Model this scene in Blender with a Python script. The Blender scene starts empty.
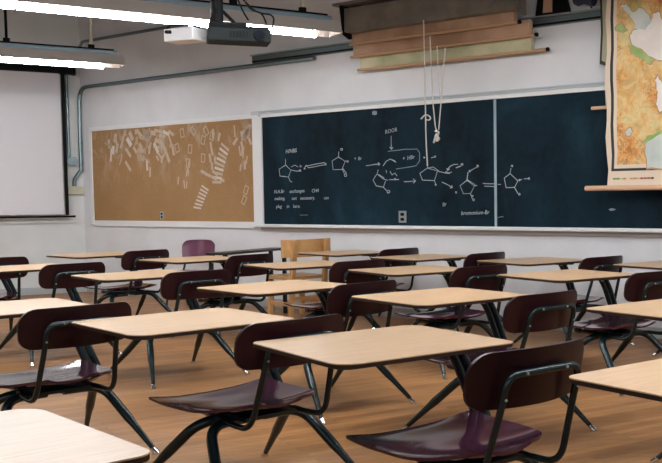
import bpy, bmesh, math, random
from mathutils import Vector, Matrix
random.seed(7)
scn = bpy.context.scene
COL = scn.collection

# ------------------------------------------------------------------ camera
# pinhole calibrated on the board wall and the desk grid (frame 662 x 463)
F, PX, PY, ROLL, HC = 950.0, 500.0, 255.0, math.radians(.5), 1.255
def lvl(u, v):
    du, dv = u-PX, v-PY; c, s = math.cos(ROLL), math.sin(ROLL)
    return c*du-s*dv, s*du+c*dv
PITCH = math.atan2(-lvl(331, 200)[1], F)
def ray(u, v):
    x, y = lvl(u, v); c, s = math.cos(PITCH), math.sin(PITCH)
    return Vector((x, c*F-s*y, -s*F-c*y))
cam_d = bpy.data.cameras.new('camera'); cam = bpy.data.objects.new('camera', cam_d); COL.objects.link(cam)
cam_d.sensor_width = 36; cam_d.lens = F/662*36
cam_d.shift_x = (331-PX)/662; cam_d.shift_y = (PY-231.5)/662
fw = ray(PX, PY).normalized(); rt = (ray(PX+1, PY)-ray(PX, PY)).normalized(); up = rt.cross(fw)
cam.matrix_world = Matrix(((rt.x, up.x, -fw.x, 0), (rt.y, up.y, -fw.y, 0), (rt.z, up.z, -fw.z, HC), (0, 0, 0, 1)))
scn.camera = cam

# ------------------------------------------------------------------ world, light, exposure
w = bpy.data.worlds.new('world'); scn.world = w; w.use_nodes = True
w.node_tree.nodes['Background'].inputs[0].default_value = (.75, .85, 1, 1)
w.node_tree.nodes['Background'].inputs[1].default_value = .5
vs = scn.view_settings
vs.view_transform = 'Standard'; vs.look = 'None'; vs.gamma = 1; vs.use_curve_mapping = False
vs.exposure = 1.02
TUBE = 30.0          # emission of the fluorescent tubes
DAY = 14.0          # watts of daylight per window
WIN = [(-6.2, -3.8), (-2.6, -.2), (1.0, 3.4)]       # windows in the rear wall (x ranges)
for a, b in WIN:
    ld = bpy.data.lights.new('window_daylight', 'AREA'); ld.shape = 'RECTANGLE'; ld.size = b-a; ld.size_y = 1.9
    ld.energy = DAY; ld.color = (.93, .96, 1)
    lo = bpy.data.objects.new('window_daylight', ld); COL.objects.link(lo)
    lo.location = ((a+b)/2, -4.32, 2.0); lo.rotation_euler = (math.radians(90), 0, 0)

# ------------------------------------------------------------------ helpers
def tag(o, label=None, cat=None, group=None, kind=None):
    if label: o['label'] = label
    if cat: o['category'] = cat
    if group: o['group'] = group
    if kind: o['kind'] = kind
    return o
def empty(name, loc=(0, 0, 0), rz=0, label=None, cat=None, group=None):
    o = bpy.data.objects.new(name, None); COL.objects.link(o); o.location = loc; o.rotation_euler = (0, 0, rz)
    o.empty_display_size = .1
    return tag(o, label, cat, group)
def obj(name, bm, m, parent=None, smooth=False):
    bmesh.ops.recalc_face_normals(bm, faces=bm.faces)
    me = bpy.data.meshes.new(name); bm.to_mesh(me); bm.free()
    ms = m if isinstance(m, (list, tuple)) else [m]
    for k in ms: me.materials.append(k)
    if smooth:
        for p in me.polygons: p.use_smooth = True
        try: me.set_sharp_from_angle(angle=math.radians(40))
        except Exception: pass
    o = bpy.data.objects.new(name, me); COL.objects.link(o)
    if parent: o.parent = parent
    return o
def copy_tree(o, parent=None):
    c = o.copy(); COL.objects.link(c); c.parent = parent
    for ch in list(o.children): copy_tree(ch, c)
    return c
def box(bm, x0, x1, y0, y1, z0, z1, bev=0, M=None):
    vs_ = [bm.verts.new((x, y, z)) for x in (x0, x1) for y in (y0, y1) for z in (z0, z1)]
    fs = [(0, 1, 3, 2), (4, 6, 7, 5), (0, 4, 5, 1), (2, 3, 7, 6), (0, 2, 6, 4), (1, 5, 7, 3)]
    F_ = [bm.faces.new([vs_[i] for i in f]) for f in fs]
    if bev:
        r = bmesh.ops.bevel(bm, geom=list({e for f in F_ for e in f.edges}), offset=bev, segments=2, affect='EDGES', profile=.5)
        vs_ = list({v for f in r['faces'] for v in f.verts} | {v for v in vs_ if v.is_valid})
    if M is not None:
        for v in vs_: v.co = M @ v.co
    return bm
def prism(bm, pts, z0, z1, M=None):
    a = [bm.verts.new((x, y, z0)) for x, y in pts]; b = [bm.verts.new((x, y, z1)) for x, y in pts]
    n = len(pts)
    bm.faces.new(a[::-1]); bm.faces.new(b)
    for i in range(n): bm.faces.new((a[i], a[(i+1) % n], b[(i+1) % n], b[i]))
    if M is not None:
        for v in a+b: v.co = M @ v.co
    return bm
def fillet(pts, r, n=6):
    pts = [Vector(p) for p in pts]; out = [pts[0]]
    for i in range(1, len(pts)-1):
        p = pts[i]; a = pts[i-1]-p; b = pts[i+1]-p
        ri = r[i-1] if isinstance(r, (list, tuple)) else r
        d = min(ri, a.length*.49, b.length*.49)
        p0 = p+a.normalized()*d; p2 = p+b.normalized()*d
        for k in range(n+1):
            t = k/n; out.append(p0*(1-t)**2+p*2*t*(1-t)+p2*t*t)
    out.append(pts[-1]); return out
def tube(bm, pts, r, seg=10, cap=True):
    """sweep a circle along pts; r number, or function of the 0..1 length fraction"""
    pts = [Vector(p) for p in pts]
    L = [0]
    for a, b in zip(pts, pts[1:]): L.append(L[-1]+(b-a).length)
    t0 = (pts[1]-pts[0]).normalized()
    nrm = t0.orthogonal().normalized(); rings = []
    for i, p in enumerate(pts):
        t = ((pts[min(i+1, len(pts)-1)]-p).normalized()+(p-pts[max(i-1, 0)]).normalized()).normalized()
        nrm = (nrm-t*nrm.dot(t)).normalized(); bn = t.cross(nrm)
        rr = r(L[i]/L[-1]) if callable(r) else r
        rings.append([bm.verts.new(p+(nrm*math.cos(2*math.pi*k/seg)+bn*math.sin(2*math.pi*k/seg))*rr) for k in range(seg)])
    for a, b in zip(rings, rings[1:]):
        for k in range(seg): bm.faces.new((a[k], a[(k+1) % seg], b[(k+1) % seg], b[k]))
    if cap: bm.faces.new(rings[0][::-1]); bm.faces.new(rings[-1])
    return bm
def subdiv_line(a, b, n):
    a, b = Vector(a), Vector(b); return [a.lerp(b, i/n) for i in range(n+1)]
def rrect(w, d, r, n=6, cx=0, cy=0):
    out = []
    rs = r if isinstance(r, (list, tuple)) else [r]*4
    for (sx, sy, a0), ri in zip(((1, 1, 0), (-1, 1, 90), (-1, -1, 180), (1, -1, 270)), rs):
        for k in range(n+1):
            a = math.radians(a0+90*k/n); out.append((cx+sx*(w-ri)+ri*math.cos(a), cy+sy*(d-ri)+ri*math.sin(a)))
    return out

# ------------------------------------------------------------------ materials
def mat(name, col, rough=.5, metal=0, spec=.5, build=None, coat=0):
    m = bpy.data.materials.new(name); m.use_nodes = True; nt = m.node_tree
    b = nt.nodes['Principled BSDF']
    b.inputs['Base Color'].default_value = (*col, 1); b.inputs['Roughness'].default_value = rough
    b.inputs['Metallic'].default_value = metal; b.inputs['Specular IOR Level'].default_value = spec
    if coat: b.inputs['Coat Weight'].default_value = coat; b.inputs['Coat Roughness'].default_value = .15
    if build: build(nt, b)
    return m
def coords(nt, scale=(1, 1, 1), rot=(0, 0, 0), kind='Object'):
    tc = nt.nodes.new('ShaderNodeTexCoord'); mp = nt.nodes.new('ShaderNodeMapping')
    mp.inputs['Scale'].default_value = scale; mp.inputs['Rotation'].default_value = rot
    nt.links.new(tc.outputs[kind], mp.inputs[0]); return mp.outputs[0]
def noise(nt, vec, scale, detail=4, rough=.5, dist=0):
    n = nt.nodes.new('ShaderNodeTexNoise'); n.inputs['Scale'].default_value = scale
    n.inputs['Detail'].default_value = detail; n.inputs['Roughness'].default_value = rough; n.inputs['Distortion'].default_value = dist
    nt.links.new(vec, n.inputs['Vector']); return n.outputs[0]
def ramp(nt, fac, stops, interp='LINEAR'):
    r = nt.nodes.new('ShaderNodeValToRGB'); r.color_ramp.interpolation = interp
    e = r.color_ramp.elements
    while len(e) < len(stops): e.new(.5)
    for k, (p, c) in zip(e, stops): k.position = p; k.color = (*c, 1) if len(c) == 3 else c
    nt.links.new(fac, r.inputs[0]); return r.outputs[0]
def mixc(nt, fac, a, b, mode='MIX'):
    m = nt.nodes.new('ShaderNodeMix'); m.data_type = 'RGBA'; m.blend_type = mode
    def put(v, s):
        if isinstance(v, (int, float)): s.default_value = v
        elif isinstance(v, tuple): s.default_value = (*v, 1) if len(v) == 3 else v
        else: nt.links.new(v, s)
    put(fac, m.inputs[0]); put(a, m.inputs[6]); put(b, m.inputs[7]); return m.outputs[2]
def bump(nt, b, h, strength=.2, dist=.01):
    n = nt.nodes.new('ShaderNodeBump'); n.inputs['Strength'].default_value = strength; n.inputs['Distance'].default_value = dist
    nt.links.new(h, n.inputs['Height']); nt.links.new(n.outputs[0], b.inputs['Normal'])
def b_mottle(c0, c1, scale, bs=.05, detail=4, sc=(1, 1, 1)):
    def f(nt, b):
        n = noise(nt, coords(nt, sc), scale, detail)
        nt.links.new(ramp(nt, n, [(.35, c0), (.65, c1)]), b.inputs['Base Color'])
        if bs: bump(nt, b, n, bs, .004)
    return f
def b_laminate(nt, b):
    v = coords(nt, (1.0, 14, 1)); n = noise(nt, v, 5, 6, .6, .4)
    v2 = coords(nt, (3, 90, 1)); n2 = noise(nt, v2, 5, 3)
    oi = nt.nodes.new('ShaderNodeObjectInfo')
    c = ramp(nt, n, [(.3, (.54, .355, .20)), (.55, (.64, .435, .26)), (.75, (.70, .49, .31))])
    c = mixc(nt, .18, c, ramp(nt, n2, [(.35, (.48, .29, .16)), (.65, (.78, .57, .4))]))
    hs = nt.nodes.new('ShaderNodeHueSaturation'); nt.links.new(c, hs.inputs['Color'])
    mr = nt.nodes.new('ShaderNodeMapRange'); mr.inputs[3].default_value = .92; mr.inputs[4].default_value = 1.06
    nt.links.new(oi.outputs['Random'], mr.inputs[0]); nt.links.new(mr.outputs[0], hs.inputs['Value'])
    nt.links.new(hs.outputs[0], b.inputs['Base Color'])
def b_floor(nt, b):
    # narrow strip boards running along the side wall
    v = coords(nt, (1, 1, 1), (0, 0, -math.radians(34)))
    br = nt.nodes.new('ShaderNodeTexBrick'); nt.links.new(v, br.inputs['Vector'])
    br.inputs['Scale'].default_value = 1; br.inputs['Brick Width'].default_value = 1.1; br.inputs['Row Height'].default_value = .062
    br.inputs['Mortar Size'].default_value = .0028; br.inputs['Mortar Smooth'].default_value = .3; br.offset = .37
    br.inputs['Color1'].default_value = (.25, .105, .034, 1); br.inputs['Color2'].default_value = (.52, .27, .105, 1)
    br.inputs['Mortar'].default_value = (.14, .07, .03, 1)
    g = noise(nt, coords(nt, (1.1, 22, 1), (0, 0, -math.radians(34))), 3, 7, .7)
    c = mixc(nt, .42, br.outputs['Color'], ramp(nt, g, [(.36, (.19, .075, .025)), (.5, (.38, .18, .066)), (.64, (.60, .34, .15))]))
    big = noise(nt, coords(nt, (1, 3, 1), (0, 0, -math.radians(34))), .9, 3)
    c = mixc(nt, 1, c, ramp(nt, big, [(.3, (.72, .72, .72)), (.7, (1.02, 1.0, .98))]), 'MULTIPLY')
    nt.links.new(c, b.inputs['Base Color'])
    rr = nt.nodes.new('ShaderNodeMapRange'); rr.inputs[3].default_value = .34; rr.inputs[4].default_value = .55
    nt.links.new(g, rr.inputs[0]); nt.links.new(rr.outputs[0], b.inputs['Roughness'])
    bump(nt, b, br.outputs['Fac'], -.15, .002)
def b_chalkboard(nt, b):
    v = coords(nt); n = noise(nt, coords(nt, (1, 1, .45), (0, .5, 0)), 1.6, 6, .6, .6); n2 = noise(nt, v, 9, 5, .7)
    c = ramp(nt, n, [(.36, (.0016, .0075, .0135)), (.58, (.0055, .022, .037)), (.78, (.019, .06, .09))])
    c = mixc(nt, .25, c, ramp(nt, n2, [(.4, (.002, .008, .014)), (.75, (.015, .038, .055))]))
    nt.links.new(c, b.inputs['Base Color'])
def b_cork(nt, b):
    v = coords(nt); n = noise(nt, v, 1.3, 5, .6); n2 = noise(nt, v, 60, 3, .7)
    c = ramp(nt, n, [(.3, (.34, .19, .085)), (.7, (.43, .26, .125))])
    c = mixc(nt, .25, c, ramp(nt, n2, [(.3, (.22, .12, .05)), (.7, (.5, .32, .17))]))
    # faint rubbed chalk dust
    d = noise(nt, coords(nt, (2.2, 2.2, 1.1), (0, .6, 0)), 2.4, 6, .7, 1.2)
    sx = nt.nodes.new('ShaderNodeSeparateXYZ'); tc = nt.nodes.new('ShaderNodeTexCoord'); nt.links.new(tc.outputs['Object'], sx.inputs[0])
    top = nt.nodes.new('ShaderNodeMapRange'); top.inputs[1].default_value = 1.35; top.inputs[2].default_value = 2.0
    nt.links.new(sx.outputs[2], top.inputs[0])
    dd = ramp(nt, d, [(.5, (0, 0, 0)), (.72, (1, 1, 1))])
    m = nt.nodes.new('ShaderNodeMath'); m.operation = 'MULTIPLY'; nt.links.new(dd, m.inputs[0]); nt.links.new(top.outputs[0], m.inputs[1])
    m2 = nt.nodes.new('ShaderNodeMath'); m2.operation = 'MULTIPLY'; nt.links.new(m.outputs[0], m2.inputs[0]); m2.inputs[1].default_value = .75
    c = mixc(nt, m2.outputs[0], c, (.62, .54, .46)); nt.links.new(c, b.inputs['Base Color'])
def b_map(nt, b):
    v = coords(nt); n = noise(nt, v, 2.1, 5, .55, .6); n2 = noise(nt, v, 5, 8, .7, .8); n3 = noise(nt, v, 16, 6, .7, .4)
    c = ramp(nt, n, [(.30, (.42, .50, .17)), (.39, (.78, .64, .30)), (.48, (.86, .60, .24)), (.56, (.80, .36, .09)), (.68, (.55, .19, .04))])
    c = mixc(nt, .45, c, ramp(nt, n2, [(.33, (.45, .52, .2)), (.45, (.86, .66, .34)), (.56, (.78, .34, .08)), (.66, (.36, .11, .03))]))
    # ridge lines
    m = nt.nodes.new('ShaderNodeMath'); m.operation = 'SUBTRACT'; nt.links.new(n3, m.inputs[0]); m.inputs[1].default_value = .5
    ab = nt.nodes.new('ShaderNodeMath'); ab.operation = 'ABSOLUTE'; nt.links.new(m.outputs[0], ab.inputs[0])
    ridge = ramp(nt, ab.outputs[0], [(0, (1, 1, 1)), (.045, (0, 0, 0))])
    zone = ramp(nt, n, [(.46, (.15, .15, .15)), (.6, (.9, .9, .9))])
    c = mixc(nt, mixc(nt, 1, ridge, zone, 'MULTIPLY'), c, (.20, .07, .025))
    nt.links.new(c, b.inputs['Base Color'])
def b_water(nt, b):
    n = noise(nt, coords(nt), 4, 4)
    nt.links.new(ramp(nt, n, [(.35, (.50, .58, .56)), (.65, (.72, .75, .70))]), b.inputs['Base Color'])
def b_bare(nt, b):
    n = noise(nt, coords(nt), 3, 6, .6)
    nt.links.new(ramp(nt, n, [(.35, (.82, .74, .68)), (.65, (.92, .88, .86))]), b.inputs['Base Color'])
def b_wood(c0, c1, sc):
    def f(nt, b):
        n = noise(nt, coords(nt, sc), 5, 5, .6, .5); nt.links.new(ramp(nt, n, [(.3, c0), (.7, c1)]), b.inputs['Base Color'])
    return f
M = dict(
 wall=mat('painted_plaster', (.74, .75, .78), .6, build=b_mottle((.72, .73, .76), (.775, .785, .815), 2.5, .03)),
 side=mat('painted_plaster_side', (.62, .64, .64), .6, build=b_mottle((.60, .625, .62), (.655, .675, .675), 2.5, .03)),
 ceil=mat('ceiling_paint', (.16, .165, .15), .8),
 floor=mat('strip_wood_floor', (.4, .2, .1), .4, spec=.32, build=b_floor),
 trim=mat('white_painted_wood', (.80, .81, .82), .45),
 grey=mat('grey_baseboard', (.38, .40, .41), .5),
 lam=mat('oak_laminate', (.7, .5, .33), .33, build=b_laminate),
 edge=mat('dark_edge_band', (.035, .017, .011), .6, spec=.2),
 under=mat('table_backing', (.03, .018, .014), .6),
 frame=mat('dark_green_enamel', (.008, .024, .029), .27, metal=.3, spec=.7),
 chrome=mat('chrome', (.75, .75, .74), .15, metal=1),
 rubber=mat('black_rubber', (.012, .012, .013), .6),
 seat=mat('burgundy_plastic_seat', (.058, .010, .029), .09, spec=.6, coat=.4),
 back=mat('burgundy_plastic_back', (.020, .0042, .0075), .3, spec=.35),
 board=mat('slate_chalkboard', (.01, .025, .04), .62, spec=.12, build=b_chalkboard),
 cork=mat('tan_tackboard', (.4, .24, .11), .85, spec=.1, build=b_cork),
 tape=mat('tape_residue', (.56, .45, .36), .8), tape2=mat('pale_tape', (.68, .61, .56), .7),
 tape3=mat('faint_tape', (.50, .38, .27), .85),
 chalk=mat('chalk', (.44, .50, .53), .95, spec=0), chalk_dim=mat('faint_chalk', (.25, .31, .35), .95, spec=0),
 alu=mat('aluminium', (.55, .59, .61), .6, metal=.3),
 blue=mat('divider_strip', (.32, .42, .48), .45),
 plate=mat('steel_plate', (.42, .48, .48), .35, metal=.6), black=mat('black_plastic', (.004, .0045, .006), .65, spec=.2),
 conduit=mat('galvanised_conduit', (.17, .22, .23), .4, metal=.7), beige=mat('beige_box', (.52, .50, .36), .5),
 screen=mat('projection_fabric', (.66, .66, .70), .75), roller=mat('black_screen_housing', (.004, .0045, .006), .7, spec=.15),
 white=mat('white_plastic', (.82, .83, .85), .35), dgrey=mat('projector_grey', (.012, .018, .019), .6, spec=.2),
 lens=mat('lens_glass', (.01, .012, .02), .05), reflector=mat('reflector_enamel', (.56, .50, .46), .4),
 channel=mat('fixture_channel', (.20, .27, .31), .35, metal=.6), cream=mat('cream_stem', (.62, .60, .48), .45),
 case=mat('map_case_metal', (.17, .15, .12), .55, build=b_mottle((.12, .105, .085), (.21, .185, .15), 4, .02)),
 mapback=mat('map_backing', (.42, .26, .16), .7, build=b_mottle((.33, .19, .11), (.50, .32, .21), 3, .02)),
 mapgreen=mat('map_backing_green', (.50, .49, .31), .7, build=b_mottle((.38, .38, .22), (.60, .57, .38), 3, .02)),
 rod=mat('varnished_rod', (.50, .30, .17), .45), dowel=mat('pale_wood_rod', (.72, .46, .30), .5),
 paper=mat('map_margin', (.80, .66, .52), .7), ink=mat('map_ink', (.03, .032, .03), .6),
 relief=mat('map_relief', (.8, .5, .2), .65, build=b_map), water=mat('map_water', (.6, .66, .64), .6, build=b_water),
 bare=mat('map_pale_area', (.9, .85, .8), .6, build=b_bare), lowland=mat('map_lowland', (.36, .52, .16), .65, build=b_mottle((.26, .42, .12), (.52, .60, .24), 6, 0)),
 olive=mat('map_reverse', (.42, .40, .27), .7),
 cord=mat('cotton_cord', (.60, .57, .52), .8), navy=mat('navy_cloth', (.012, .02, .05), .7),
 purple=mat('purple_plastic', (.13, .035, .075), .3, spec=.5),
 oak=mat('honey_wood', (.55, .30, .11), .45, build=b_wood((.44, .22, .075), (.62, .36, .15), (1, 8, 1))),
 slate=mat('dark_table_top', (.016, .016, .016), .35),
 red=mat('legend_red', (.4, .09, .04), .6), green=mat('legend_green', (.16, .3, .1), .6),
)
mt = bpy.data.materials.new('fluorescent_tube'); mt.use_nodes = True
bs = mt.node_tree.nodes['Principled BSDF']; bs.inputs['Base Color'].default_value = (.9, .9, .9, 1)
bs.inputs['Emission Color'].default_value = (.98, .99, 1, 1); bs.inputs['Emission Strength'].default_value = TUBE
M['tube'] = mt

# ------------------------------------------------------------------ the two walls in view
P2 = Vector((-2.518, 11.046, 0)); UX = Vector((math.cos(math.radians(-34.19)), math.sin(math.radians(-34.19)), 0))
NR = Vector((UX.y, -UX.x, 0))                       # out of the board wall, into the room
def wp(s, z, o=0): return P2+UX*s+NR*o+Vector((0, 0, z))
MW = Matrix(((UX.x, NR.x, 0, P2.x), (UX.y, NR.y, 0, P2.y), (0, 0, 1, 0), (0, 0, 0, 1)))    # (s, off, z) -> world
SC_ = -3.96                                          # corner with the side wall
C0 = wp(SC_, 0)
VX = Vector((-.829, -.559, 0)).normalized()          # along the side wall, away from the corner
VN = Vector((-VX.y, VX.x, 0)); VN = VN if VN.dot(Vector((0, 0, 0))-C0) > 0 else -VN
MV = Matrix(((VX.x, VN.x, 0, C0.x), (VX.y, VN.y, 0, C0.y), (0, 0, 1, 0), (0, 0, 0, 1)))    # (t, off, z) -> world
def on_wall(u, v, o=0, M_=None):
    """pixel -> (along, z) on the plane at distance o in front of a wall"""
    M_ = MW if M_ is None else M_
    p0 = M_ @ Vector((0, o, 0)); n = Vector((M_[0][1], M_[1][1], 0)); d = ray(u, v); cp = Vector((0, 0, HC))
    P = cp+d*((p0-cp).dot(n)/d.dot(n)); q = M_.inverted() @ P
    return q.x, q.z
CEIL = 4.15
R0 = wp(11, 0); L0 = C0+VX*10
poly = [C0, L0, Vector((-9.5, -4, 0)), Vector((R0.x, -4, 0)), R0]
def struct(name, bm, m, parent=None): return tag(obj(name, bm, m, parent), kind='structure')
bm = bmesh.new(); prism(bm, [(p.x, p.y) for p in poly], -.12, 0); struct('floor', bm, M['floor'])
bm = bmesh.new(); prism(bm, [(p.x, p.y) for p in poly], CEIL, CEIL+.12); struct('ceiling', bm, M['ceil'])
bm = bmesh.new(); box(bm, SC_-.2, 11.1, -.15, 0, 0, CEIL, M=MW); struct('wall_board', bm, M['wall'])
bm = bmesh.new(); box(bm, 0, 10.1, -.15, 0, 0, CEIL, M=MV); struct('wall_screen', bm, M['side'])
bm = bmesh.new(); box(bm, SC_+.02, 11, 0, .02, 0, .10, .004, M=MW); struct('baseboard_board', bm, M['grey'])
bm = bmesh.new(); box(bm, .02, 10, 0, .02, 0, .10, .004, M=MV); struct('baseboard_screen', bm, M['grey'])
bm = bmesh.new(); box(bm, R0.x, R0.x+.15, -4.2, R0.y+.1, 0, CEIL); struct('wall_right', bm, M['wall'])
d = (Vector((-9.5, -4, 0))-L0); MB = Matrix(((d.normalized().x, -d.normalized().y, 0, L0.x), (d.normalized().y, d.normalized().x, 0, L0.y), (0, 0, 1, 0), (0, 0, 0, 1)))
bm = bmesh.new(); box(bm, 0, d.length, -.15, 0, 0, CEIL, M=MB); struct('wall_left', bm, M['wall'])
bm = bmesh.new(); xs = [-9.6]+[x for a in WIN for x in a]+[R0.x+.1]
for i in range(0, len(xs), 2): box(bm, xs[i], xs[i+1], -4.15, -4, 0, CEIL)
for a, b in WIN: box(bm, a, b, -4.15, -4, 0, 1.0); box(bm, a, b, -4.15, -4, 3.0, CEIL)
struct('wall_rear', bm, M['wall'])
for k, (a, b) in enumerate(WIN):
    bm = bmesh.new()
    for x in (a, (a+b)/2-.025, b-.05): box(bm, x, x+.05, -4.12, -4.05, 1, 3)
    for z in (1, 2, 2.95): box(bm, a, b, -4.12, -4.05, z, z+.05)
    struct('window_%d' % (k+1), bm, M['trim'])

# ------------------------------------------------------------------ chalkboard
cb = empty('chalkboard', wp(2.3, .9), 0, 'long dark slate chalkboard covered in white chalk chemistry drawings', 'chalkboard')
def part(name, bm, m, root, smooth=False):
    """bmesh given in world space becomes a child of root (an unrotated or rotated empty)"""
    o = obj(name, bm, m, None, smooth); o.parent = root; o.matrix_parent_inverse = root.matrix_basis.inverted(); return o
BE = 6.2
bm = bmesh.new(); box(bm, -.30, 3.0, 0, .022, .975, 2.225, M=MW); part('slate_panel', bm, M['board'], cb)
bm = bmesh.new(); box(bm, 3.03, BE, 0, .022, .975, 2.225, M=MW); part('slate_panel', bm, M['board'], cb)
bm = bmesh.new(); box(bm, 3.0, 3.03, 0, .028, .98, 2.222, .003, M=MW); part('divider_strip', bm, M['blue'], cb)
bm = bmesh.new(); box(bm, -.455, -.345, 0, .035, .945, 2.285, .004, M=MW); part('frame_stile', bm, M['trim'], cb)
bm = bmesh.new(); box(bm, -.345, -.29, 0, .045, .98, 2.235, .006, M=MW); part('frame_bead', bm, M['trim'], cb)
bm = bmesh.new(); box(bm, -.30, BE, 0, .04, 2.222, 2.262, .006, M=MW); part('frame_rail', bm, M['trim'], cb)
bm = bmesh.new(); box(bm, -.455, BE, 0, .05, 2.262, 2.275, .002, M=MW); box(bm, -.455, BE, 0, .045, 2.285, 2.30, .002, M=MW); box(bm, -.45, BE, 0, .03, 2.27, 2.29, M=MW)
part('display_rail', bm, M['alu'], cb)
bm = bmesh.new(); box(bm, -.36, BE, 0, .10, .945, .98, .008, M=MW); part('chalk_ledge', bm, M['trim'], cb)
bm = bmesh.new(); box(bm, -.34, BE, 0, .035, .905, .945, .003, M=MW); part('ledge_apron', bm, mat('apron_paint', (.50, .46, .42), .5), cb)

OFF = .0235
def chalk(lines, wd=.0075, m='chalk', name='chalk_drawing', close=False):
    """pixel polylines drawn on the slate as thin raised chalk strokes"""
    bm = bmesh.new()
    for ln in lines:
        pts = [Vector((on_wall(u, v, OFF)[0], 0, on_wall(u, v, OFF)[1])) for u, v in ln]
        # resample with a little shake
        P = []
        for a, b in zip(pts, pts[1:]):
            n = max(1, int((b-a).length/.06))
            for k in range(n): P.append(a.lerp(b, k/n)+Vector((random.uniform(-1, 1), 0, random.uniform(-1, 1)))*.0025)
        P.append(pts[-1])
        prev = None
        for i, p in enumerate(P):
            t = (P[min(i+1, len(P)-1)]-P[max(i-1, 0)]).normalized(); n = Vector((-t.z, 0, t.x))*wd*.5*random.uniform(.75, 1.2)
            q = [bm.verts.new(MW @ Vector((p.x+s*n.x, OFF-.001+o, p.z+s*n.z))) for o in (0, .0018) for s in (-1, 1)]
            if prev:
                for a, b in ((0, 1), (1, 3), (3, 2), (2, 0)): bm.faces.new((prev[a], prev[b], q[b], q[a]))
            prev = q
    return part(name, bm, M[m], cb)
def pent(cx, cy, r, rot=-90, sx=1.0): return [(cx+sx*r*math.cos(math.radians(rot+72*k)), cy+r*math.sin(math.radians(rot+72*k))) for k in range(6)]
def blob(u, v, r=1.1): return [(u+r*math.cos(a*1.05), v+r*math.sin(a*1.05)) for a in range(7)]
chalk([[(285.5, 165), (279, 169), (280, 176), (288.5, 177), (291, 170), (285.5, 165), (285.5, 159)], [(291, 170), (297, 171), (301, 170.5)],
       [(291, 167), (295, 165), (298, 167)], [(288.5, 177), (290, 181), (292, 182)], blob(300, 170.6, .9)])
chalk([[(304, 169), (306, 165), (308, 168), (326, 164.6)], [(306, 166), (318, 163.5), (325, 162.5)], blob(325.5, 164.3, .8), blob(304.6, 168.6, .8)])
chalk([[(338.5, 157), (332.3, 161), (333, 169.6), (342, 169.3), (345, 161.5), (338.5, 157)], [(338.5, 157), (338.8, 151.5)], [(345, 161.5), (346.5, 161)],
       [(342, 169.3), (344.5, 174)], [(343, 168.5), (346.5, 173.5)], blob(341.5, 149.5, 1.2), blob(345.5, 175.3, 1.2)])
chalk([[(366, 165.6), (380, 164)], [(378, 162.4), (380, 164), (378.3, 165.6)]])
chalk([[(391, 136), (391.3, 149)], [(389.6, 147), (391.4, 149.4), (393, 147.2)]])
chalk([[(388, 151.3), (405, 149.4), (417, 149.2), (419.6, 153), (419.5, 161), (416, 165.5), (404, 168), (396, 169)]], .008, 'chalk_dim')
chalk([[(383, 166), (386, 161.5), (390, 159), (396, 162.2)], [(395, 161), (392, 159.8)]])
chalk([[(378, 170), (377, 174), (383, 179), (387.5, 180.3)], [(377, 174), (373.2, 180), (376, 186), (383.5, 187.3), (385.5, 181)], [(378.5, 174.5), (384, 178)],
       [(383.5, 187.3), (386.5, 190.5)], blob(388.4, 191.6, 1.5), [(390, 171), (392, 175), (395, 173), (397, 176)], [(389, 179.5), (399, 179.5)], blob(395, 179, .9), [(386, 170), (386.5, 173)]])
chalk([[(404, 181.5), (415.5, 181)], [(413, 179), (415.8, 181), (413.4, 183)]])
chalk([[(427.5, 168), (419.8, 173.5), (422.5, 180.3), (434.5, 180.5), (437.6, 171), (427.5, 168), (427.3, 163)], [(427.5, 168), (433, 167.2), (440, 172)], [(437.6, 171), (446, 173), (450, 173.6)],
       [(445, 173), (452, 172)], [(434.5, 180.5), (435.6, 184)], blob(446.3, 172.6, .9), blob(435.7, 184.8, .8), blob(424.3, 157.6, .6), [(431, 158), (435, 156.8)], blob(435, 156.6, .7)])
chalk([[(447.5, 170), (450, 166), (454, 164.6), (458, 164.3)], [(446.5, 168), (447.4, 170.2), (449.6, 169)], blob(462, 164.4, 1), [(456, 168), (461, 166)]], .009)
chalk([[(442, 182), (452.5, 187.6)], [(450, 187.8), (452.6, 187.7), (451.7, 185.3)], blob(456, 192.5, .8)])
chalk([[(467, 180), (460, 185.6), (463.4, 193.8), (470.4, 193.4), (474.3, 186), (467, 180)], [(467, 180), (468, 172)], [(468, 180), (475, 184.8)], [(469.5, 171), (477, 167)],
       [(474.3, 186), (477, 185.5)], [(470.4, 193.4), (472.4, 199)], blob(469.6, 171, .8), blob(477.5, 166, 1), blob(472.6, 196, .8), blob(473.6, 199.8, 1)])
chalk([[(483, 183.4), (495, 183.8)], [(484.5, 186.4), (495, 186.6)], [(498, 184.6), (501, 184.4)]])
chalk([[(510.2, 173.5), (504.2, 178.3), (506.2, 187.6), (514.8, 187.6), (518, 180.6), (510.2, 173.5), (511, 168)], [(518, 180.6), (522, 179.4)], [(524, 178.8), (528.5, 178.6)],
       [(514.8, 187.6), (518, 193.6)], blob(512, 166, .9), blob(528.8, 178.6, .9), blob(519.4, 194.3, .9), blob(519.6, 180.2, .7)])
chalk([[(496, 218), (503, 216.5), (503, 217.5)], [(300, 232-17), (308, 215)]], .006, 'chalk_dim')
def text(s, u, v, hpx, m='chalk', tilt=0):
    k = 0
    for wd_ in s.split():
        word(wd_, u+k*hpx*.62, v-tilt*k*hpx*.5, hpx, m, tilt); k += len(wd_)+.9
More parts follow.
